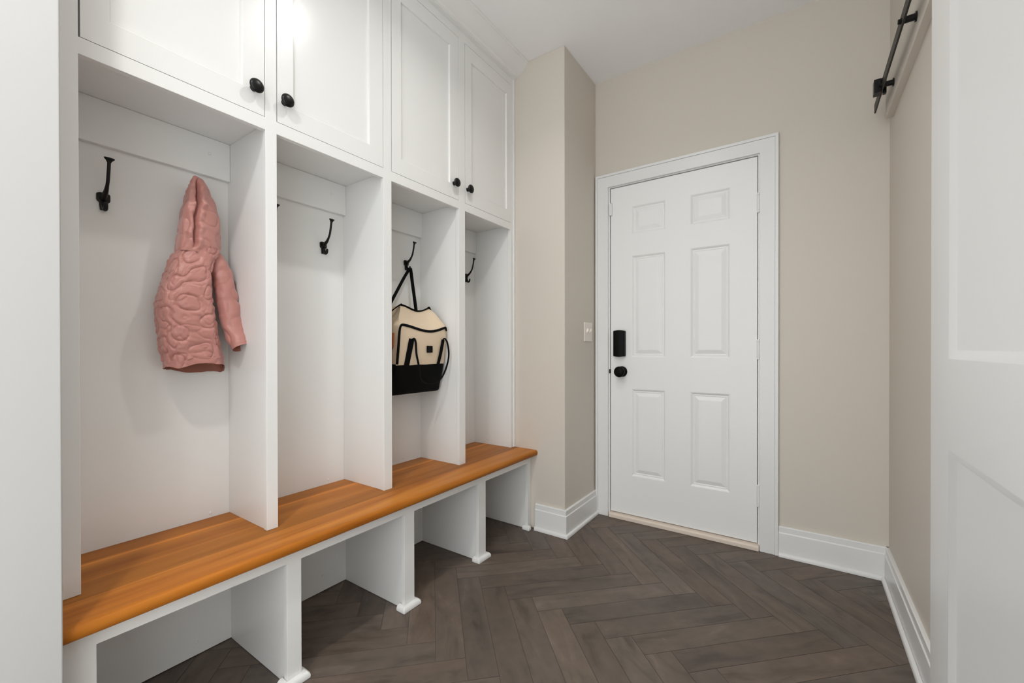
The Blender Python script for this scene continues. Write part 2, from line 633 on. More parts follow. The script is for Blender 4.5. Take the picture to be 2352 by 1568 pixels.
# casing with a raised back band
def casing():
    xo0, xi0, xi1, xo1, zi, zo = -1.089, -1.004, -0.179, -0.097, 2.069, 2.151
    bm = bmesh.new()
    def u_shape(off_in, off_out, y0, y1):
        L0, L1 = xo0 + off_out, xo0 + off_in
        path = [(L0, L1), None]
        a = [(xo0 + off_out, 0), (xo0 + off_out, zo - off_out), (xo1 - off_out, zo - off_out), (xo1 - off_out, 0)]
        b = [(xo0 + off_in, 0), (xo0 + off_in, zo - off_in), (xo1 - off_in, zo - off_in), (xo1 - off_in, 0)]
        A0 = [bm.verts.new((x, y0, z)) for x, z in a]
        B0 = [bm.verts.new((x, y0, z)) for x, z in b]
        A1 = [bm.verts.new((x, y1, z)) for x, z in a]
        B1 = [bm.verts.new((x, y1, z)) for x, z in b]
        for i in range(3):
            bm.faces.new([A0[i], A0[i + 1], B0[i + 1], B0[i]])
            bm.faces.new([A1[i], A1[i + 1], B1[i + 1], B1[i]])
            bm.faces.new([A0[i], A0[i + 1], A1[i + 1], A1[i]])
            bm.faces.new([B0[i], B0[i + 1], B1[i + 1], B1[i]])
        for i in (0, 3):
            bm.faces.new([A0[i], B0[i], B1[i], A1[i]])
    u_shape(0.0155, 0.0, D - 0.021, D)
    u_shape(0.083, 0.0156, D - 0.0168, D)
    return bm
tag(link('trim_1', casing(), M_trim, bevel=0.002), 'white casing around the entry door', 'trim', kind='structure')

# ---- baseboards
BP = [(0, 0), (0.017, 0), (0.017, 0.118), (0.013, 0.122), (0.013, 0.148), (0.010, 0.151), (0, 0.151)]
SP = [(0.0172, 0), (0.030, 0), (0.030, 0.012), (0.027, 0.018), (0.021, 0.021), (0.0172, 0.021)]
def baseboard(name, path, label):
    o = link(name, sweep(path, BP), M_trim, bevel=0.0012)
    tag(o, label, 'baseboard', kind='structure')
    link('shoe_moulding', sweep(path, SP), M_trim, o, bevel=0.002)
baseboard('baseboard_return', [(XC, D - 0.001), (XC, DC), (-1.283, DC)], 'white baseboard wrapping the wall corner beside the lockers')
baseboard('baseboard_far', [(WR, D), (-0.0965, D)], 'white baseboard right of the entry door')
baseboard('baseboard_right', [(WR, YB), (WR, D)], 'white baseboard along the right wall')

# ---- light switch
sw = thing('light_switch', (XC, 2.431, 1.158), 'ivory double toggle light switch plate on the wall beside the entry door', 'light switch')
link('switch_plate', bx(XC, XC + 0.006, 2.372, 2.490, 1.099, 1.217), M_ivory, sw, bevel=0.003)
for yy in (2.408, 2.454):
    bm = bmesh.new()
    v = box(bm, XC + 0.004, XC + 0.018, yy - 0.005, yy + 0.005, 1.150, 1.172)
    for q in v:
        if q.co.x > XC + 0.01:
            q.co.z += 0.010 if q.co.z > 1.16 else 0.014
            q.co.y = yy + (q.co.y - yy) * 0.8
    link('toggle', bm, M_ivory, sw, bevel=0.0015)

# ---- ceiling downlights (the lamps that light the room)
def downlight(x, y, watts, label):
    t = thing('recessed_downlight', (x, y, H), label, 'ceiling light', 'recessed ceiling downlights')
    bm = bmesh.new()
    lathe(bm, [(0.0, 0.062), (0.0, 0.088), (0.003, 0.092), (0.006, 0.086), (0.006, 0.066), (0.0, 0.062)], (x, y, H), (0, 0, -1), 40)
    link('trim_ring', bm, M_trim, t, smooth=True)
    ld = bpy.data.lights.new('downlight_lamp', 'AREA')
    ld.shape = 'DISK'
    ld.size = 0.09
    ld.spread = R(140)
    ld.energy = watts
    ld.color = (1.0, 0.975, 0.945)
    lo = bpy.data.objects.new('downlight_lamp', ld)
    C.objects.link(lo)
    lo.parent = t
    lo.location = (0, 0, -0.004)
downlight(-0.69, 1.135, LAMP_WATTS[0], 'round recessed ceiling light over the middle of the bench')
downlight(-0.70, -0.19, LAMP_WATTS[1], 'round recessed ceiling light nearest the camera')

# ================================================================== LOCKERS
lk = thing('locker_unit', (FX, 1.16, ZB), 'white built-in lockers with four open bays and upper cabinets', 'lockers')
YS = [NY + 0.001, 0.253, 0.683, 0.719, 1.152, 1.194, 1.621, 1.669, 2.083, DC - 0.001]
ZR0, ZR1, ZD, ZT = 1.766, 1.807, 2.631, 2.748
frame = grid_plate(YS, [ZB + 0.0005, ZR0, ZR1, ZD, ZT],
                   lambda i, j: i % 2 == 0 or j in (1, 3), FX - 0.020, FX, lambda u, v, w_: (w_, u, v))
link('face_frame', frame, M_white, lk, bevel=0.0012)
link('scribe_strip', bx(FX + 0.0002, FX + 0.006, DC - 0.016, DC - 0.001, ZB + 0.001, 2.675), M_white, lk, bevel=0.001)
for a, b in ((0.195, 0.2495), (0.687, 0.715), (1.156, 1.190), (1.625, 1.665), (2.087, DC - 0.002)):
    link('divider', bx(BX + 0.0005, FX - 0.0205, a, b, ZB + 0.0005, 1.7895), M_white, lk)
link('back_panel', bx(BX - 0.0155, BX, YS[0] + 0.003, YS[-1] - 0.002, ZB - 0.028, 1.79), M_white, lk)
for a, b in ((0.2498, 0.6868), (0.7152, 1.1558), (1.1902, 1.6248), (1.6652, 2.0868)):
    link('hook_rail', bx(BX + 0.0003, BX + 0.019, a, b, 1.657, 1.7896), M_white, lk, bevel=0.0015)
link('upper_carcass', bx(BX - 0.0155, FX - 0.0203, YS[0] + 0.003, YS[-1] - 0.002, 1.790, ZT), M_white, lk)
for (y, z) in ((0.623, 1.735), (1.086, 1.735), (1.520, 1.735), (0.628, 0.478), (1.078, 0.480), (1.505, 0.482)):
    bm = bmesh.new()
    xx = BX + (0.019 if z > 1 else 0.0)
    lathe(bm, [(0, 0.0048), (0.0012, 0.0046), (0.0018, 0.003), (0.0012, 0.0012), (0.0012, 0)], (xx, y, z), (1, 0, 0), 14)
    link('screw_cap', bm, M_white, lk, smooth=True)

def shaker(y0, y1, z0, z1, sl, sr, rl):
    """inset shaker door: flat frame, shallow recessed panel"""
    bm = bmesh.new()
    us = [y0, y0 + sl, y1 - sr, y1]
    zs = [z0, z0 + rl, z1 - rl, z1]
    vc = {}
    def V(i, j):
        if (i, j) not in vc:
            vc[(i, j)] = bm.verts.new((FX, us[i], zs[j]))
        return vc[(i, j)]
    for i in range(3):
        for j in range(3):
            if (i, j) != (1, 1):
                bm.faces.new([V(i, j), V(i + 1, j), V(i + 1, j + 1), V(i, j + 1)])
    q = [V(1, 1), V(2, 1), V(2, 2), V(1, 2)]
    for ins, dep in ((0.0012, 0.0012), (0.0022, 0.0085)):
        ring = [bm.verts.new((FX - dep, y, z)) for y, z in ((us[1] + ins, zs[1] + ins), (us[2] - ins, zs[1] + ins), (us[2] - ins, zs[2] - ins), (us[1] + ins, zs[2] - ins))]
        for k in range(4):
            bm.faces.new([q[k], q[(k + 1) % 4], ring[(k + 1) % 4], ring[k]])
        q = ring
    bm.faces.new(q)
    o = [V(0, 0), V(3, 0), V(3, 3), V(0, 3)]
    bk = [bm.verts.new((FX - 0.0197, v.co.y, v.co.z)) for v in o]
    bm.faces.new(bk)
    bm.faces.new([V(i, 0) for i in range(4)] + [bk[1], bk[0]])
    bm.faces.new([V(i, 3) for i in range(4)] + [bk[2], bk[3]])
    bm.faces.new([V(0, j) for j in range(4)] + [bk[3], bk[0]])
    bm.faces.new([V(3, j) for j in range(4)] + [bk[2], bk[1]])
    return bm
def knob_bm(y, z):
    bm = bmesh.new()
    lathe(bm, [(0.0, 0.0088), (0.0015, 0.009), (0.004, 0.0072), (0.011, 0.0062), (0.014, 0.0085), (0.017, 0.0145), (0.0195, 0.0178),
               (0.0225, 0.0190), (0.0258, 0.0176), (0.0288, 0.0125), (0.0302, 0.0065), (0.0306, 0.0)], (FX, y, z), (1, 0, 0), 40)
    bmesh.ops.scale(bm, vec=(1.08, 1.14, 1.14), space=Matrix.Translation((-FX, -y, -z)), verts=bm.verts)
    return bm
DOORS = [(0.2565, 0.6805, 0.052, 0.064, 0.6465), (0.7215, 1.1495, 0.053, 0.066, 0.7435),
         (1.1965, 1.6185, 0.051, 0.061, 1.5835), (1.6715, 2.0805, 0.050, 0.036, 1.6885)]
for (y0, y1, sl, sr, ky) in DOORS:
    d = link('cabinet_door', shaker(y0, y1, ZR1 + 0.0013, ZD - 0.0025, sl, sr, 0.068), M_white, lk)
    kb = link('knob', knob_bm(ky, 1.8815), M_black, d, smooth=True)

# crown moulding over the lockers
CP = [(FX, 2.672), (FX + 0.022, 2.672), (FX + 0.022, 2.680), (FX + 0.027, 2.681), (FX + 0.030, 2.686)]
for k in range(0, 9):
    t = k / 8
    CP.append((FX + 0.032 + 0.060 * t, 2.689 + 0.046 * t - 0.006 * math.sin(math.pi * t)))
CP += [(FX + 0.094, 2.738), (FX + 0.099, 2.739), (FX + 0.103, 2.744), (FX + 0.104, H - 0.0003), (FX, H - 0.0003)]
bm = bmesh.new()
ra = [bm.verts.new((x, NY + 0.001, z)) for x, z in CP]
rb = [bm.verts.new((x, DC - 0.0005, z)) for x, z in CP]
k = len(CP)
for i in range(k):
    bm.faces.new([ra[i], ra[(i + 1) % k], rb[(i + 1) % k], rb[i]])
bm.faces.new(ra)
bm.faces.new(rb[::-1])
tag(link('trim_2', bm, M_white), 'white crown moulding between the lockers and the ceiling', 'trim', kind='structure')

# ================================================================== BENCH
PX = -1.319
AZ0, BZ0 = 0.386, 0.4305
bb = thing('shoe_cubby', (PX, 1.16, 0), 'white open shoe cubby base under the wooden bench', 'shoe cubby')
PY = [NY + 0.001, 0.257, 0.687, 0.733, 1.158, 1.211, 1.632, 1.689, 2.088, DC - 0.001]
link('face_frame', grid_plate(PY, [0.0, AZ0, BZ0 - 0.0003], lambda i, j: i % 2 == 0 or j == 1, PX - 0.020, PX, lambda u, v, w_: (w_, u, v)),
     M_white, bb, bevel=0.0012)
for a, b in ((0.196, 0.252), (0.692, 0.728), (1.163, 1.206), (1.637, 1.684), (2.093, DC - 0.002)):
    link('divider', bx(BX + 0.0005, PX - 0.0205, a, b, 0.002, BZ0 - 0.0003), M_white, bb)
link('back_panel', bx(BX - 0.0155, BX, PY[0] + 0.003, PY[-1] - 0.002, 0.003, BZ0 - 0.003), M_white, bb)
for y, z in ((0.585, 0.046), (1.050, 0.070)):
    bm = bmesh.new()
    lathe(bm, [(0, 0.0048), (0.0012, 0.0046), (0.0018, 0.003), (0.0012, 0.0012), (0.0012, 0)], (BX, y, z), (1, 0, 0), 14)
    link('screw_cap', bm, M_white, bb, smooth=True)

def foot_trim(y0, y1, wrap_right):
    """quarter round shoe wrapped around the foot of a post: short returns with rounded ends"""
    bm = bmesh.new()
    path = [(PX - 0.028, y0), (PX, y0), (PX, y1)]
    if wrap_right:
        path += [(PX - 0.028, y1)]
    prof = [(-0.0002, 0.0), (-0.0195, 0.0), (-0.0205, 0.010), (-0.018, 0.018), (-0.012, 0.0235), (-0.005, 0.0245), (-0.0002, 0.0245)]
    b2 = sweep(path, [(-o, z) for o, z in [(-p[0], p[1]) for p in prof]])
    return b2
for y0, y1, wr in ((0.687, 0.733, True), (1.158, 1.211, True), (1.632, 1.689, True), (2.088, DC - 0.031, False)):
    link('shoe_moulding', foot_trim(y0, y1, wr), M_white, bb, bevel=0.0035, seg=3)

def bench_top():
    x1, z0, z1 = -1.2735, BZ0, ZB
    prof = [(BX + 0.001, z0), (x1 - 0.010, z0)]
    for k in range(0, 13):
        t = -math.pi / 2 + math.pi * k / 12
        prof.append((x1 - 0.013 + 0.013 * math.cos(t) ** 0.8 if math.cos(t) > 0 else x1 - 0.013, (z0 + z1) / 2 + (z1 - z0) / 2 * math.sin(t) * (0.995)))
    prof += [(x1 - 0.02, z1), (BX + 0.001, z1)]
    bm = bmesh.new()
    ys = (NY + 0.001, DC - 0.0006)
    A = [bm.verts.new((x, ys[0], z)) for x, z in prof]
    B = [bm.verts.new((x, ys[1], z)) for x, z in prof]
    k = len(prof)
    for i in range(k):
        f = bm.faces.new([A[i], A[(i + 1) % k], B[(i + 1) % k], B[i]])
    bm.faces.new(A)
    bm.faces.new(B[::-1])
    return bm
o = link('wooden_bench', bench_top(), M_wood)
for f in o.data.polygons:
    f.use_smooth = len(f.vertices) == 4
o.data.set_sharp_from_angle(angle=R(50))
tag(o, 'long amber wooden bench seat with rounded front edge under the lockers', 'bench')

# ================================================================== COAT HOOKS
def hook_proto():
    root = bpy.data.objects.new('coat_hook', None)
    C.objects.link(root)
    # everything in local space: x out of the wall, z up, origin on the wall at the base plate
    # plate: flared cross
    bm = bmesh.new()
    outl = [(0.0160, 0.010), (0.0160, -0.004), (0.0145, -0.009), (0.010, -0.013), (0.0085, -0.030), (0.0075, -0.036), (-0.0075, -0.036), (-0.0085, -0.030),
            (-0.010, -0.013), (-0.0145, -0.009), (-0.0160, -0.004), (-0.0160, 0.010), (-0.015, 0.014), (-0.008, 0.017), (0.008, 0.017), (0.015, 0.014)]
    a = [bm.verts.new((0.0, y, z)) for y, z in outl]
    b = [bm.verts.new((0.006, y * 0.94, z * 0.96)) for y, z in outl]
    k = len(outl)
    for i in range(k):
        bm.faces.new([a[i], a[(i + 1) % k], b[(i + 1) % k], b[i]])
    bm.faces.new(a)
    bm.faces.new(b[::-1])
    link('base_plate', bm, M_black, root, bevel=0.0015)
    # long upper prong
    bm = bmesh.new()
    pts = spline([(0.003, 0, -0.002), (0.016, 0, 0.006), (0.034, 0, 0.018), (0.050, 0, 0.040), (0.058, 0, 0.066), (0.0625, 0, 0.088), (0.0655, 0, 0.099)], 28)
    rw = [0.0095 - 0.0052 * min(1, i / 12) for i in range(29)]
    for i in range(25, 29):
        rw[i] = 0.0045 + (i - 24) * 0.0012
    rt = [0.0085 - 0.0040 * min(1, i / 12) for i in range(29)]
    tube(bm, pts, rw, rt, 14, side=(0, 1, 0))
    # flared oval tip
    lathe(bm, [(0.0, 0.004), (0.004, 0.0075), (0.008, 0.0112), (0.0105, 0.0122), (0.0125, 0.0110), (0.0135, 0.0)], (0.0645, 0, 0.0925), (0.28, 0, 1), 24,
          squash=(0.55, 1.0), up=(1, 0, 0))
    link('upper_prong', bm, M_black, root, smooth=True)
    # short lower prong
    bm = bmesh.new()
    pts = spline([(0.004, 0, -0.012), (0.010, 0, -0.026), (0.017, 0, -0.0345), (0.0255, 0, -0.0345), (0.0305, 0, -0.027), (0.0315, 0, -0.0175)], 22)
    tube(bm, pts, [0.0075 - 0.0030 * i / 22 for i in range(20)] + [0.0046, 0.0044, 0.003], None, 12, side=(0, 1, 0))
    link('lower_prong', bm, M_black, root, smooth=True)
    return root
proto = hook_proto()
HOOKS = [(0.354, 'black double coat hook left of the pink jacket'),
         (0.575, 'black double coat hook holding up the pink jacket by its hood'),
         (0.826, 'black coat hook in the second bay, only its tip showing past the divider'),
         (1.056, 'empty black coat hook in clear view in the second bay, right of the jacket bay'),
         (1.523, 'black coat hook from which the cream and black bag hangs'),
         (2.005, 'black coat hook in the last bay, next to the beige wall corner')]
for i, (y, lab) in enumerate(HOOKS):
    if i == 0:
        r = proto
    else:
        r = proto.copy()
        C.objects.link(r)
        for ch in list(proto.children):
            c = ch.copy()
            C.objects.link(c)
            c.parent = r
    r.location = (BX + 0.0002, y, 1.504)
    tag(r, lab, 'coat hook', 'black coat hooks in the locker bays')

# ================================================================== PINK JACKET
rnd = random.Random(11)
def make_cells(size, seed):
    """cloud quilting: a random field of quarter-circle arcs (u stretched) sewn as continuous curves"""
    r_ = random.Random(seed)
    return (size, [[((i + j) % 2 == 0) != (r_.random() < 0.24) for j in range(80)] for i in range(80)])
def puff(cells, u, v):
    size, flip = cells
    U = (u + 0.004 * math.sin(v * 70 + 2 * math.sin(u * 25))) / (size * 1.22) + 20
    V = (v + 0.004 * math.sin(u * 60 + 1.5 * math.sin(v * 30))) / (size * 0.95)
    c, s_ = math.cos(0.22), math.sin(0.22)
    U, V = U * c - V * s_ + 20, U * s_ + V * c + 10
    i, j = int(math.floor(U)), int(math.floor(V))
    fu, fv = U - i, V - j
    if flip[i % 80][j % 80]:
        fu = 1 - fu
    d = min(abs(math.hypot(fu, fv) - 0.5), abs(math.hypot(1 - fu, 1 - fv) - 0.5))
    t = min(1.0, d * size / 0.0125)
    return math.sqrt(max(0.0, 1 - (1 - t) ** 2))

def cloth(nz, nt, ring, name, mt, parent, closed=True, cap=False):
    """ring(a, b) -> point, a in 0..1 along, b in 0..1 around"""
    bm = bmesh.new()
    rows = [[bm.verts.new(ring(i / nz, j / nt)) for j in range(nt if closed else nt + 1)] for i in range(nz + 1)]
    for a, b in zip(rows, rows[1:]):
        m = len(a)
        for j in range(m if closed else m - 1):
            bm.faces.new([a[j], a[(j + 1) % m], b[(j + 1) % m], b[j]])
    if cap:
        bm.faces.new(rows[-1])
    return link(name, bm, mt, parent, smooth=True)

jk = thing('jacket', (-1.65, 0.575, 1.60), 'dusty pink quilted childs hooded jacket hanging in the first locker bay', 'jacket')
# half outlines of the body: height -> left, right
JL = [(0.985, .480), (1.03, .476), (1.06, .468), (1.11, .463), (1.16, .460), (1.20, .459), (1.246, .469), (1.296, .484), (1.332, .496), (1.37, .510), (1.385, .514)]
JR = [(0.985, .640), (1.03, .636), (1.06, .629), (1.14, .616), (1.22, .604), (1.30, .600), (1.34, .608), (1.37, .621), (1.39, .626)]
kd_body = make_cells(0.051, 5)
def body_ring(a, b, inset=0.0, quilt=True):
    th = 2 * math.pi * b
    ct, st = math.cos(th), math.sin(th)
    # hem: the front is held higher than the back
    hem = 0.994 + 0.014 * st + 0.016 * max(0, -st) * ct - 0.010 * max(0, st) * max(0, ct) + 0.003 * math.sin(5 * th) + 0.003 * math.sin(3 * th + 1)
    z = hem + (1.388 - hem) * a
    l, r = lerp_table(JL, z) + inset, lerp_table(JR, z) - inset
    c, hw = (l + r) / 2, (r - l) / 2
    dep = 0.050 + 0.010 * math.sin(math.pi * min(1, a * 1.1)) - 0.012 * a ** 4 - inset
    cx = -1.652 + 0.006 * a
    p = 0.72
    y = c - hw * math.copysign(abs(ct) ** p, ct)
    x = cx + dep * math.copysign(abs(st) ** p, st)
    if ct < 0:                       # the back panel reaches further right, behind the sleeve
        y += 0.034 * -ct * max(0.0, 0.35 - st) / 1.35 * max(0.0, 1 - a * 4)
    # arc-length like coordinate for the stitching
    u = b * 0.52
    n = Vector((st / max(dep, .01), -ct / max(hw, .01), 0)).normalized()
    d = 0.0
    if quilt:
        d = 0.0062 * (puff(kd_body, u, z) - 0.7)
        d += 0.0022 * noise.noise(Vector((u * 42, z * 32, 3.1))) + 0.0011 * noise.noise(Vector((u * 100, z * 100, 7.7)))
        # vertical drag folds at the left, crumples towards the hem
        d += 0.004 * noise.noise(Vector((u * 30, z * 7, 1.0))) * (1.2 - a)
        d -= 0.0032 * (1 - abs(noise.noise(Vector((u * 26 + 4, z * 34, 2.2))))) ** 7 * (1.15 - a)
        if a < 0.05:
            d *= 0.4
    if x + n.x * d < BX + 0.004:
        d = 0
    return (max(x + n.x * d, BX + 0.003), y + n.y * d, z + 0.0015 * noise.noise(Vector((u * 60, 0, 0))))
cloth(230, 300, body_ring, 'body', M_pink, jk)
cloth(12, 80, lambda a, b: body_ring(-0.004 + a * 0.30, b, 0.007, False), 'lining', M_lining, jk)['label'] = 'rust coloured jacket lining seen at the hem'

# hood
HL = [(1.362, .505), (1.402, .514), (1.452, .520), (1.497, .525), (1.55, .536), (1.594, .549), (1.612, .558), (1.625, .568)]
HR = [(1.362, .631), (1.399, .634), (1.455, .634), (1.502, .631), (1.537, .623), (1.583, .603), (1.612, .588), (1.625, .574)]
SEAM = [(1.36, .542), (1.407, .545), (1.443, .549), (1.488, .551), (1.53, .558), (1.565, .557), (1.60, .560), (1.63, .566)]
kd_hood = make_cells(0.056, 8)
def hood_ring(a, b):
    th = 2 * math.pi * b
    ct, st = math.cos(th), math.sin(th)
    z = 1.366 + 0.256 * (1 - (1 - a) ** 1.25)
    top = 1.0 if a < 0.9 else max(0.02, math.sqrt(max(0.0, 1 - ((a - 0.9) / 0.1) ** 2)))
    l, r = lerp_table(HL, z), lerp_table(HR, z)
    c, hw = (l + r) / 2, (r - l) / 2 * (0.25 + 0.75 * top)
    dep = (0.052 - 0.022 * a) * (0.25 + 0.75 * top)
    cx = -1.652 + 0.002 * a
    p = 0.82
    y = c - hw * math.copysign(abs(ct) ** p, ct)
    x = cx + dep * math.copysign(abs(st) ** p, st)
    y -= 0.020 * max(0.0, st) ** 1.5 * top
    u = b * 0.34
    n = Vector((st / max(dep, .01), -ct / max(hw, .01), 0)).normalized()
    d = 0.0034 * (puff(kd_hood, u, z) - 0.7) + 0.003 * noise.noise(Vector((u * 45, z * 30, 9.0)))
    if st > 0.1:
        ys = lerp_table(SEAM, z) + 0.0045 * noise.noise(Vector((z * 40, 0.3, 0)))
        dy = y - ys
        k = 1.0 if z < 1.585 else max(0.25, 1 - (z - 1.585) / 0.03)
        k *= 1.0 if z > 1.40 else max(0.0, (z - 1.372) / 0.028)
        d -= k * 0.024 * math.exp(-(dy / 0.0045) ** 2)
        d += k * 0.007 * math.exp(-((dy - 0.014) / 0.009) ** 2) * (1 + 1.3 * noise.noise(Vector((z * 55, 1.5, 0))))
        d += k * 0.004 * math.exp(-((dy + 0.013) / 0.009) ** 2) * (1 + 1.5 * noise.noise(Vector((z * 60, 9.5, 0))))
    if z < 1.392:
        d += -0.006 * (1.392 - z) / 0.026
    d *= top
    return (max(x + n.x * d, BX + 0.003), y + n.y * d, z + 0.003 * st * (1 - a))
cloth(160, 220, hood_ring, 'hood', M_pink, jk, cap=True)

# sleeves
kd_slv = make_cells(0.050, 3)
def sleeve(path, rads, flat, name):
    P = spline([p + (r,) for p, r in zip(path, rads)], 90)
    def ring(a, b):
        i = min(90, max(0, int(round(a * 90))))
        q = Vector(P[i][:3])
        r = P[i][3]
        dd = (Vector(P[min(i + 1, 90)][:3]) - Vector(P[max(i - 1, 0)][:3])).normalized()
        s = Vector((0, 1, 0))
        s = (s - dd * s.dot(dd)).normalized()
        t = dd.cross(s)
        th = 2 * math.pi * b
        u, v = b * 2 * math.pi * r, a * 0.34
        d = 0.0038 * (puff(kd_slv, u, v) - 0.7) + 0.003 * noise.noise(Vector((u * 40, v * 40, flat * 9)))
        d += 0.0022 * noise.noise(Vector((u * 15, v * 75, 5.0)))
        if a < 0.06:
            d *= a / 0.06
        if a > 0.97:
            d = -0.002
        n = s * math.cos(th) + t * math.sin(th) * flat
        v3 = q + n * (r + d)
        v3.x = max(v3.x, BX + 0.003)
        return v3
    cloth(90, 100, ring, name, M_pink, jk)
    # inside of the cuff
    def inner(a, b):
        i = 90 - int(round(a * 10))
        q = Vector(P[i][:3])
        dd = (Vector(P[90][:3]) - Vector(P[88][:3])).normalized()
        s = (Vector((0, 1, 0)) - dd * dd.y).normalized()
        t = dd.cross(s)
        th = 2 * math.pi * b
        v3 = q + (s * math.cos(th) + t * math.sin(th) * flat) * (P[i][3] - 0.003 - 0.010 * a)
        v3.x = max(v3.x, BX + 0.003)
        return v3
    cloth(6, 40, inner, 'cuff_lining', M_lining, jk, cap=True)
sleeve([(-1.668, 0.612, 1.384), (-1.658, 0.630, 1.350), (-1.652, 0.648, 1.28), (-1.648, 0.658, 1.21), (-1.636, 0.668, 1.13), (-1.600, 0.681, 1.060)],
       [0.018, 0.028, 0.0315, 0.0335, 0.0325, 0.031], 0.92, 'sleeve')
sleeve([(-1.672, 0.522, 1.362), (-1.676, 0.515, 1.33), (-1.680, 0.509, 1.27), (-1.683, 0.505, 1.20), (-1.684, 0.502, 1.13), (-1.684, 0.506, 1.05)],
       [0.014, 0.020, 0.026, 0.028, 0.027, 0.024], 0.8, 'sleeve')

# ================================================================== BAG
bag = thing('duffel_bag', (-1.61, 1.45, 0.83), 'cream canvas and black duffel bag hanging by its strap in the third locker bay', 'bag')
Y0, Y1 = 1.292, 1.603
def dip(t):
    """sag of the top edge along the bag, t = 0 left, 1 right"""
    return 0.024 * math.sin(math.pi * t) ** 1.4 - 0.005 * math.sin(2 * math.pi * t)
def taper(t, z):
    """the bag gets shorter towards its top ridge"""
    f = min(1.0, max(0.0, (z - 1.165) / 0.10)) ** 1.2
    return Y0 + 0.088 * f + (Y1 - 0.030 * f - Y0 - 0.088 * f) * t
def bag_section(t, low):
    y = Y0 + (Y1 - Y0) * t
    e = 1 - (abs(2 * t - 1)) ** 8         # pulled in at the two ends
    s = dip(t)
    bulge = 0.010 * math.sin(math.pi * t)
    back = BX + 0.010
    if low:
        return [(back + 0.002, y, 0.990), (back + 0.001, y, 0.90), (back + 0.012, y, 0.842), (-1.66, y, 0.834), (-1.585, y, 0.836),
                (-1.560 + bulge * .4, y, 0.846), (-1.549 + bulge, y, 0.88), (-1.533 + bulge, y, 0.94), (-1.522 + bulge, y, 0.988)]
    return [(-1.5225 + bulge, y, 0.980), (-1.516 + bulge, y, 1.02), (-1.509 + bulge * .8, y, 1.08), (-1.503 + bulge * .3, y, 1.14 - s), (-1.501 - (1 - e) * .004, y, 1.160 - s),
            (-1.507, y, 1.172 - s), (-1.535, y, 1.203 - s), (-1.570, y, 1.243 - s), (-1.598, y, 1.263 - s * .9), (-1.620, y, 1.266 - s * .8), (-1.665, y, 1.252 - s * .6),
            (back + 0.004, y, 1.21), (back + 0.002, y, 1.10), (back + 0.0025, y, 0.983)]
def bag_loft(low, name, mt):
    bm = bmesh.new()
    n = 28
    rows = []
    for i in range(n + 1):
        t = i / n
        sec = spline(bag_section(t, low), 44)
        cxm = -1.60
        pull = max(0.0, abs(2 * t - 1) - 0.86) / 0.14
        row = []
        for (x, y, z) in sec:
            q = pull ** 2
            x2 = cxm + (x - cxm) * (1 - 0.05 * q)
            nz = noise.noise(Vector((x * 14, y * 14, z * 14)))
            y = taper(t, z + dip(t))
            row.append(bm.verts.new((max(x2 + 0.003 * nz, BX + 0.004), y, z + (0 if low else 0.003 * noise.noise(Vector((y * 18, z * 9, x * 12)))))))
        rows.append(row)
    for a, b in zip(rows, rows[1:]):
        for j in range(len(a) - 1):
            bm.faces.new([a[j], a[j + 1], b[j + 1], b[j]])
        if low:
            pass
    for row, sgn in ((rows[0], -1), (rows[-1], 1)):
        # end walls: slightly domed fan
        cx = sum(v.co.x for v in row) / len(row)
        cz = sum(v.co.z for v in row) / len(row)
        mid = [bm.verts.new((cx + (v.co.x - cx) * .6, v.co.y + sgn * 0.006, cz + (v.co.z - cz) * .6)) for v in row]
        k = len(row)
        for j in range(k):
            bm.faces.new([row[j], row[(j + 1) % k], mid[(j + 1) % k], mid[j]])
        bm.faces.new(mid)
    o = link(name, bm, mt, bag, smooth=True)
    o.data.set_sharp_from_angle(angle=R(55))
    return o
bag_loft(False, 'canvas_body', M_cream)['label'] = 'cream canvas upper body'
bag_loft(True, 'base_panel', M_web)['label'] = 'black lower panel'
# piping round the front panel
bm = bmesh.new()
pp = [(-1.517, Y0 - 0.001, 0.985), (-1.508, Y0 - 0.001, 1.06), (-1.502, Y0 + 0.001, 1.135), (-1.502, Y0 + 0.012, 1.163)]
for i in range(2, 19):
    t = i / 20 + 0.02
    pp.append((-1.500 + 0.001, Y0 + (Y1 - Y0) * t, 1.166 - dip(t)))
pp += [(-1.502, Y1 - 0.008, 1.163), (-1.506, Y1 + 0.001, 1.148)]
tube(bm, spline(pp, 90), 0.0062, 0.0034, 8, side=(0, -0.25, 1))
link('piping', bm, M_web, bag, smooth=True)
# zip tape over the ridge
bm = bmesh.new()
zp = []
for i in range(0, 21):
    t = i / 20
    zp.append((-1.603, taper(t, 1.265), 1.2672 - dip(t) * .88))
zp = [(-1.604, Y0 - 0.006, 1.170), (-1.604, Y0 + 0.030, 1.225)] + zp + [(-1.604, Y1 - 0.004, 1.225)]
tube(bm, spline(zp, 90), 0.0105, 0.0030, 10, side=(1, 0, 0.45))
link('zipper', bm, M_web, bag, smooth=True)
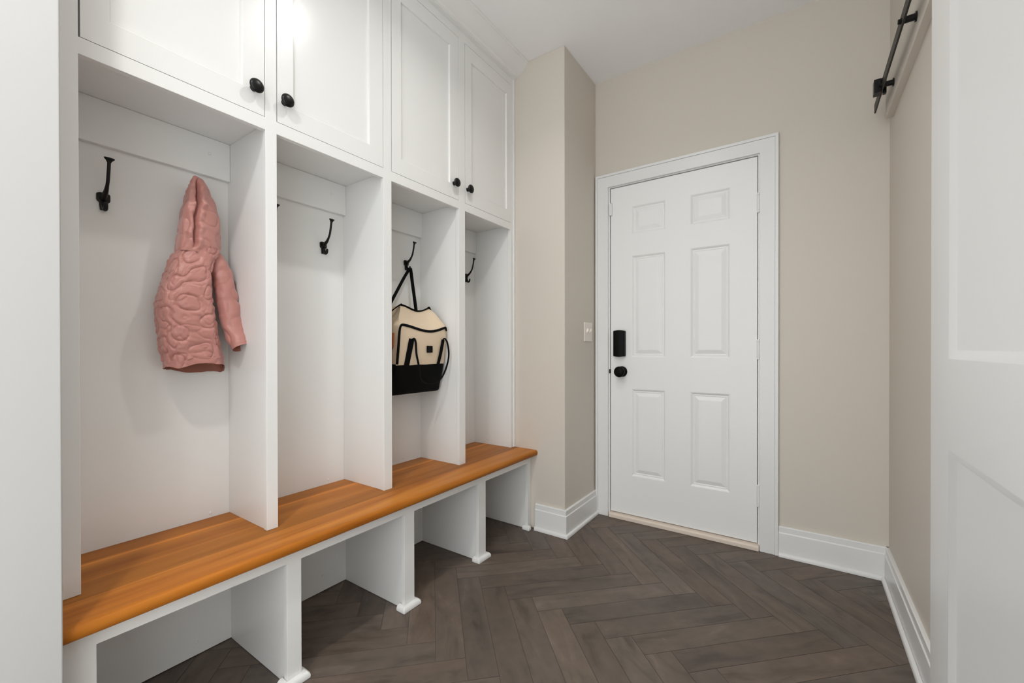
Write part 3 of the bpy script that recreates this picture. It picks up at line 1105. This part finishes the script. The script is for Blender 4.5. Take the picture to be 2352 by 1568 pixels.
# handle webs, front
def web(bm, pts, half, thick=0.0016, side=(0, 1, 0)):
    tube(bm, spline(pts, 30), half, thick, 10, side=side, power=0.5)
bm = bmesh.new()
web(bm, [(-1.517, 1.345, 0.97), (-1.506, 1.351, 1.03), (-1.498, 1.362, 1.102)], 0.0165)
link('handle_web', bm, M_web, bag, smooth=True)
bm = bmesh.new()
web(bm, [(-1.517, 1.549, 0.965), (-1.504, 1.558, 1.03), (-1.498, 1.571, 1.102)], 0.0110)
link('handle_web', bm, M_web, bag, smooth=True)
bm = bmesh.new()
hp = [(-1.499, 1.368, 1.098), (-1.493, 1.372, 1.104), (-1.488, 1.377, 1.085), (-1.488, 1.382, 1.03), (-1.492, 1.400, 0.975), (-1.502, 1.42, 0.91), (-1.510, 1.47, 0.885),
      (-1.502, 1.53, 0.89), (-1.494, 1.568, 0.925), (-1.487, 1.592, 0.985), (-1.484, 1.597, 1.035), (-1.486, 1.589, 1.085), (-1.492, 1.577, 1.107), (-1.498, 1.571, 1.102)]
tube(bm, spline(hp, 110), 0.0080, 0.0032, 10, side=(-0.3, 1, 0))
link('handle', bm, M_web, bag, smooth=True)
# logo patch with faint lines
pl = link('logo_patch', bx(-1.4985, -1.4965, 1.457, 1.496, 1.037, 1.070), M_web, bag, bevel=0.0006)
bm = bmesh.new()
for z, a, b in ((1.0610, 1.4650, 1.4770), (1.0540, 1.4640, 1.4690), (1.0540, 1.4715, 1.4780), (1.0455, 1.4600, 1.4815)):
    box(bm, -1.4966, -1.4962, a, b, z - 0.0010, z + 0.0010)
link('logo_print', bm, M_grey, pl)
# shoulder strap
bm = bmesh.new()
sp = [(-1.640, Y0 + 0.020, 1.225), (-1.645, 1.350, 1.262), (-1.660, 1.405, 1.33), (-1.678, 1.47, 1.412), (-1.6885, 1.515, 1.466), (-1.6895, 1.5225, 1.4750), (-1.688, 1.5285, 1.468),
      (-1.679, 1.530, 1.41), (-1.664, 1.530, 1.33), (-1.655, 1.533, 1.262), (-1.66, 1.54, 1.235)]
tube(bm, spline(sp, 80), 0.0085, 0.0016, 8, side=(0.75, 0.6, 0), power=0.6)
link('shoulder_strap', bm, M_web, bag, smooth=True)
# luggage tag and key ring on the left end
bm = bmesh.new()
web(bm, [(-1.532, Y0 - 0.010, 1.128), (-1.530, Y0 - 0.013, 1.10), (-1.535, Y0 - 0.012, 1.062)], 0.0075, 0.0015, side=(1, 0, 0))
link('leather_tag', bm, M_leather, bag, smooth=True)
bm = bmesh.new()
lp = [(-1.556, Y0 - 0.009, 1.06), (-1.560, Y0 - 0.016, 1.10), (-1.566, Y0 - 0.018, 1.125), (-1.574, Y0 - 0.016, 1.115), (-1.577, Y0 - 0.014, 1.075), (-1.572, Y0 - 0.012, 1.04)]
tube(bm, spline(lp, 40), 0.0055, 0.0022, 8, side=(0.3, 1, 0))
link('side_loop', bm, M_web, bag, smooth=True)
bm = bmesh.new()
tube(bm, spline([(-1.536, Y0 - 0.010, 1.065), (-1.545, Y0 - 0.012, 1.045), (-1.560, Y0 - 0.014, 1.04), (-1.563, Y0 - 0.013, 1.01), (-1.560, Y0 - 0.012, 0.99)], 30), 0.003, None, 8)
link('cord', bm, M_red, bag, smooth=True)
bm = bmesh.new()
tube(bm, spline([(-1.545, Y0 - 0.010, 1.05), (-1.547, Y0 - 0.011, 1.02), (-1.550, Y0 - 0.010, 0.985)], 16), 0.004, 0.0015, 8, side=(1, 0, 0))
link('zip_pull', bm, M_leather, bag, smooth=True)

# ================================================================== SLIDING BARN DOOR, RAIL, HEADER BOARD
hb = link('header_board', bx(0.304, WR + 0.003, -0.4, 2.472, 2.064, 2.225), M_wall, bevel=0.0015)
tag(hb, 'beige painted header board on the right wall carrying the black rail', 'board')

rl = thing('barn_door_rail', (0.271, 1.0, 2.125), 'black flat steel sliding door rail along the top of the right wall', 'rail')
RX0, RX1, RZ0, RZ1 = 0.2665, 0.2725, 2.104, 2.142
link('rail_bar', bx(RX0, RX1, -0.38, 2.482, RZ0, RZ1), M_rail, rl, bevel=0.0008)
for y in (0.2, 1.035, 1.862, 2.268):
    bm = bmesh.new()
    lathe(bm, [(0.0, 0.0155), (0.004, 0.0155), (0.0042, 0.0105), (0.0305, 0.0105), (0.0305, 0.0)], (0.3038, y, 2.122), (-1, 0, 0), 20)
    s = link('standoff', bm, M_black, rl, bevel=0.0006)
    bm = bmesh.new()
    lathe(bm, [(0.0, 0.0105), (0.002, 0.0105), (0.0022, 0.0085), (0.0075, 0.0085), (0.0085, 0.006), (0.0085, 0)], (RX0, y, 2.122), (-1, 0, 0), 6)
    link('bolt', bm, M_black, s)
bm = bx(0.243, 0.2655, 2.268, 2.306, 2.097, 2.152)
box(bm, 0.2735, 0.284, 2.286, 2.306, 2.097, 2.150)
box(bm, 0.2655, 0.2735, 2.268, 2.306, 2.1425, 2.151)
link('end_stop', bm, M_black, rl, bevel=0.001)

BDX0, BDX1, BY0, BY1 = 0.250, 0.286, 0.42, 1.374
bd = thing('barn_door', ((BDX0 + BDX1) / 2, (BY0 + BY1) / 2, 0.012), 'white two panel sliding barn door at the right edge of the picture', 'door')
def barn():
    zs = [0.012, 0.19, 0.8475, 1.0315, 1.915, 2.055]
    ys = [BY0, BY0 + 0.142, BY1 - 0.142, BY1]
    bm = bmesh.new()
    sides = []
    for x, sg in ((BDX0, 1), (BDX1, -1)):
        vc = {}
        def V(i, j):
            if (i, j) not in vc:
                vc[(i, j)] = bm.verts.new((x, ys[i], zs[j]))
            return vc[(i, j)]
        for i in range(3):
            for j in range(5):
                if i == 1 and j in (1, 3):
                    q = [V(1, j), V(2, j), V(2, j + 1), V(1, j + 1)]
                    for ins, dep in ((0.003, 0.001), (0.018, 0.009), (0.020, 0.0095)):
                        ring = [bm.verts.new((x + sg * dep, y, z)) for y, z in ((ys[1] + ins, zs[j] + ins), (ys[2] - ins, zs[j] + ins), (ys[2] - ins, zs[j + 1] - ins), (ys[1] + ins, zs[j + 1] - ins))]
                        for k in range(4):
                            bm.faces.new([q[k], q[(k + 1) % 4], ring[(k + 1) % 4], ring[k]])
                        q = ring
                    bm.faces.new(q)
                else:
                    bm.faces.new([V(i, j), V(i + 1, j), V(i + 1, j + 1), V(i, j + 1)])
        border = [V(i, 0) for i in range(4)] + [V(3, j) for j in range(1, 6)] + [V(i, 5) for i in (2, 1, 0)] + [V(0, j) for j in (4, 3, 2, 1)]
        sides.append(border)
    n = len(sides[0])
    for i in range(n):
        bm.faces.new([sides[0][i], sides[0][(i + 1) % n], sides[1][(i + 1) % n], sides[1][i]])
    return bm
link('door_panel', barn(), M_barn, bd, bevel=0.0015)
for y in (BY0 + 0.07, BY1 - 0.19):
    bm = bx(BDX0 - 0.0062, BDX0 - 0.0002, y - 0.019, y + 0.019, 1.86, 2.18)
    h = link('hanger_strap', bm, M_black, bd, bevel=0.001)
    bm = bmesh.new()
    lathe(bm, [(0.0, 0.036), (0.004, 0.036), (0.006, 0.0335), (0.018, 0.0335), (0.020, 0.036), (0.024, 0.036), (0.024, 0)], (0.2575, y, RZ1 + 0.034), (1, 0, 0), 32)
    link('wheel', bm, M_black, h, bevel=0.0006)
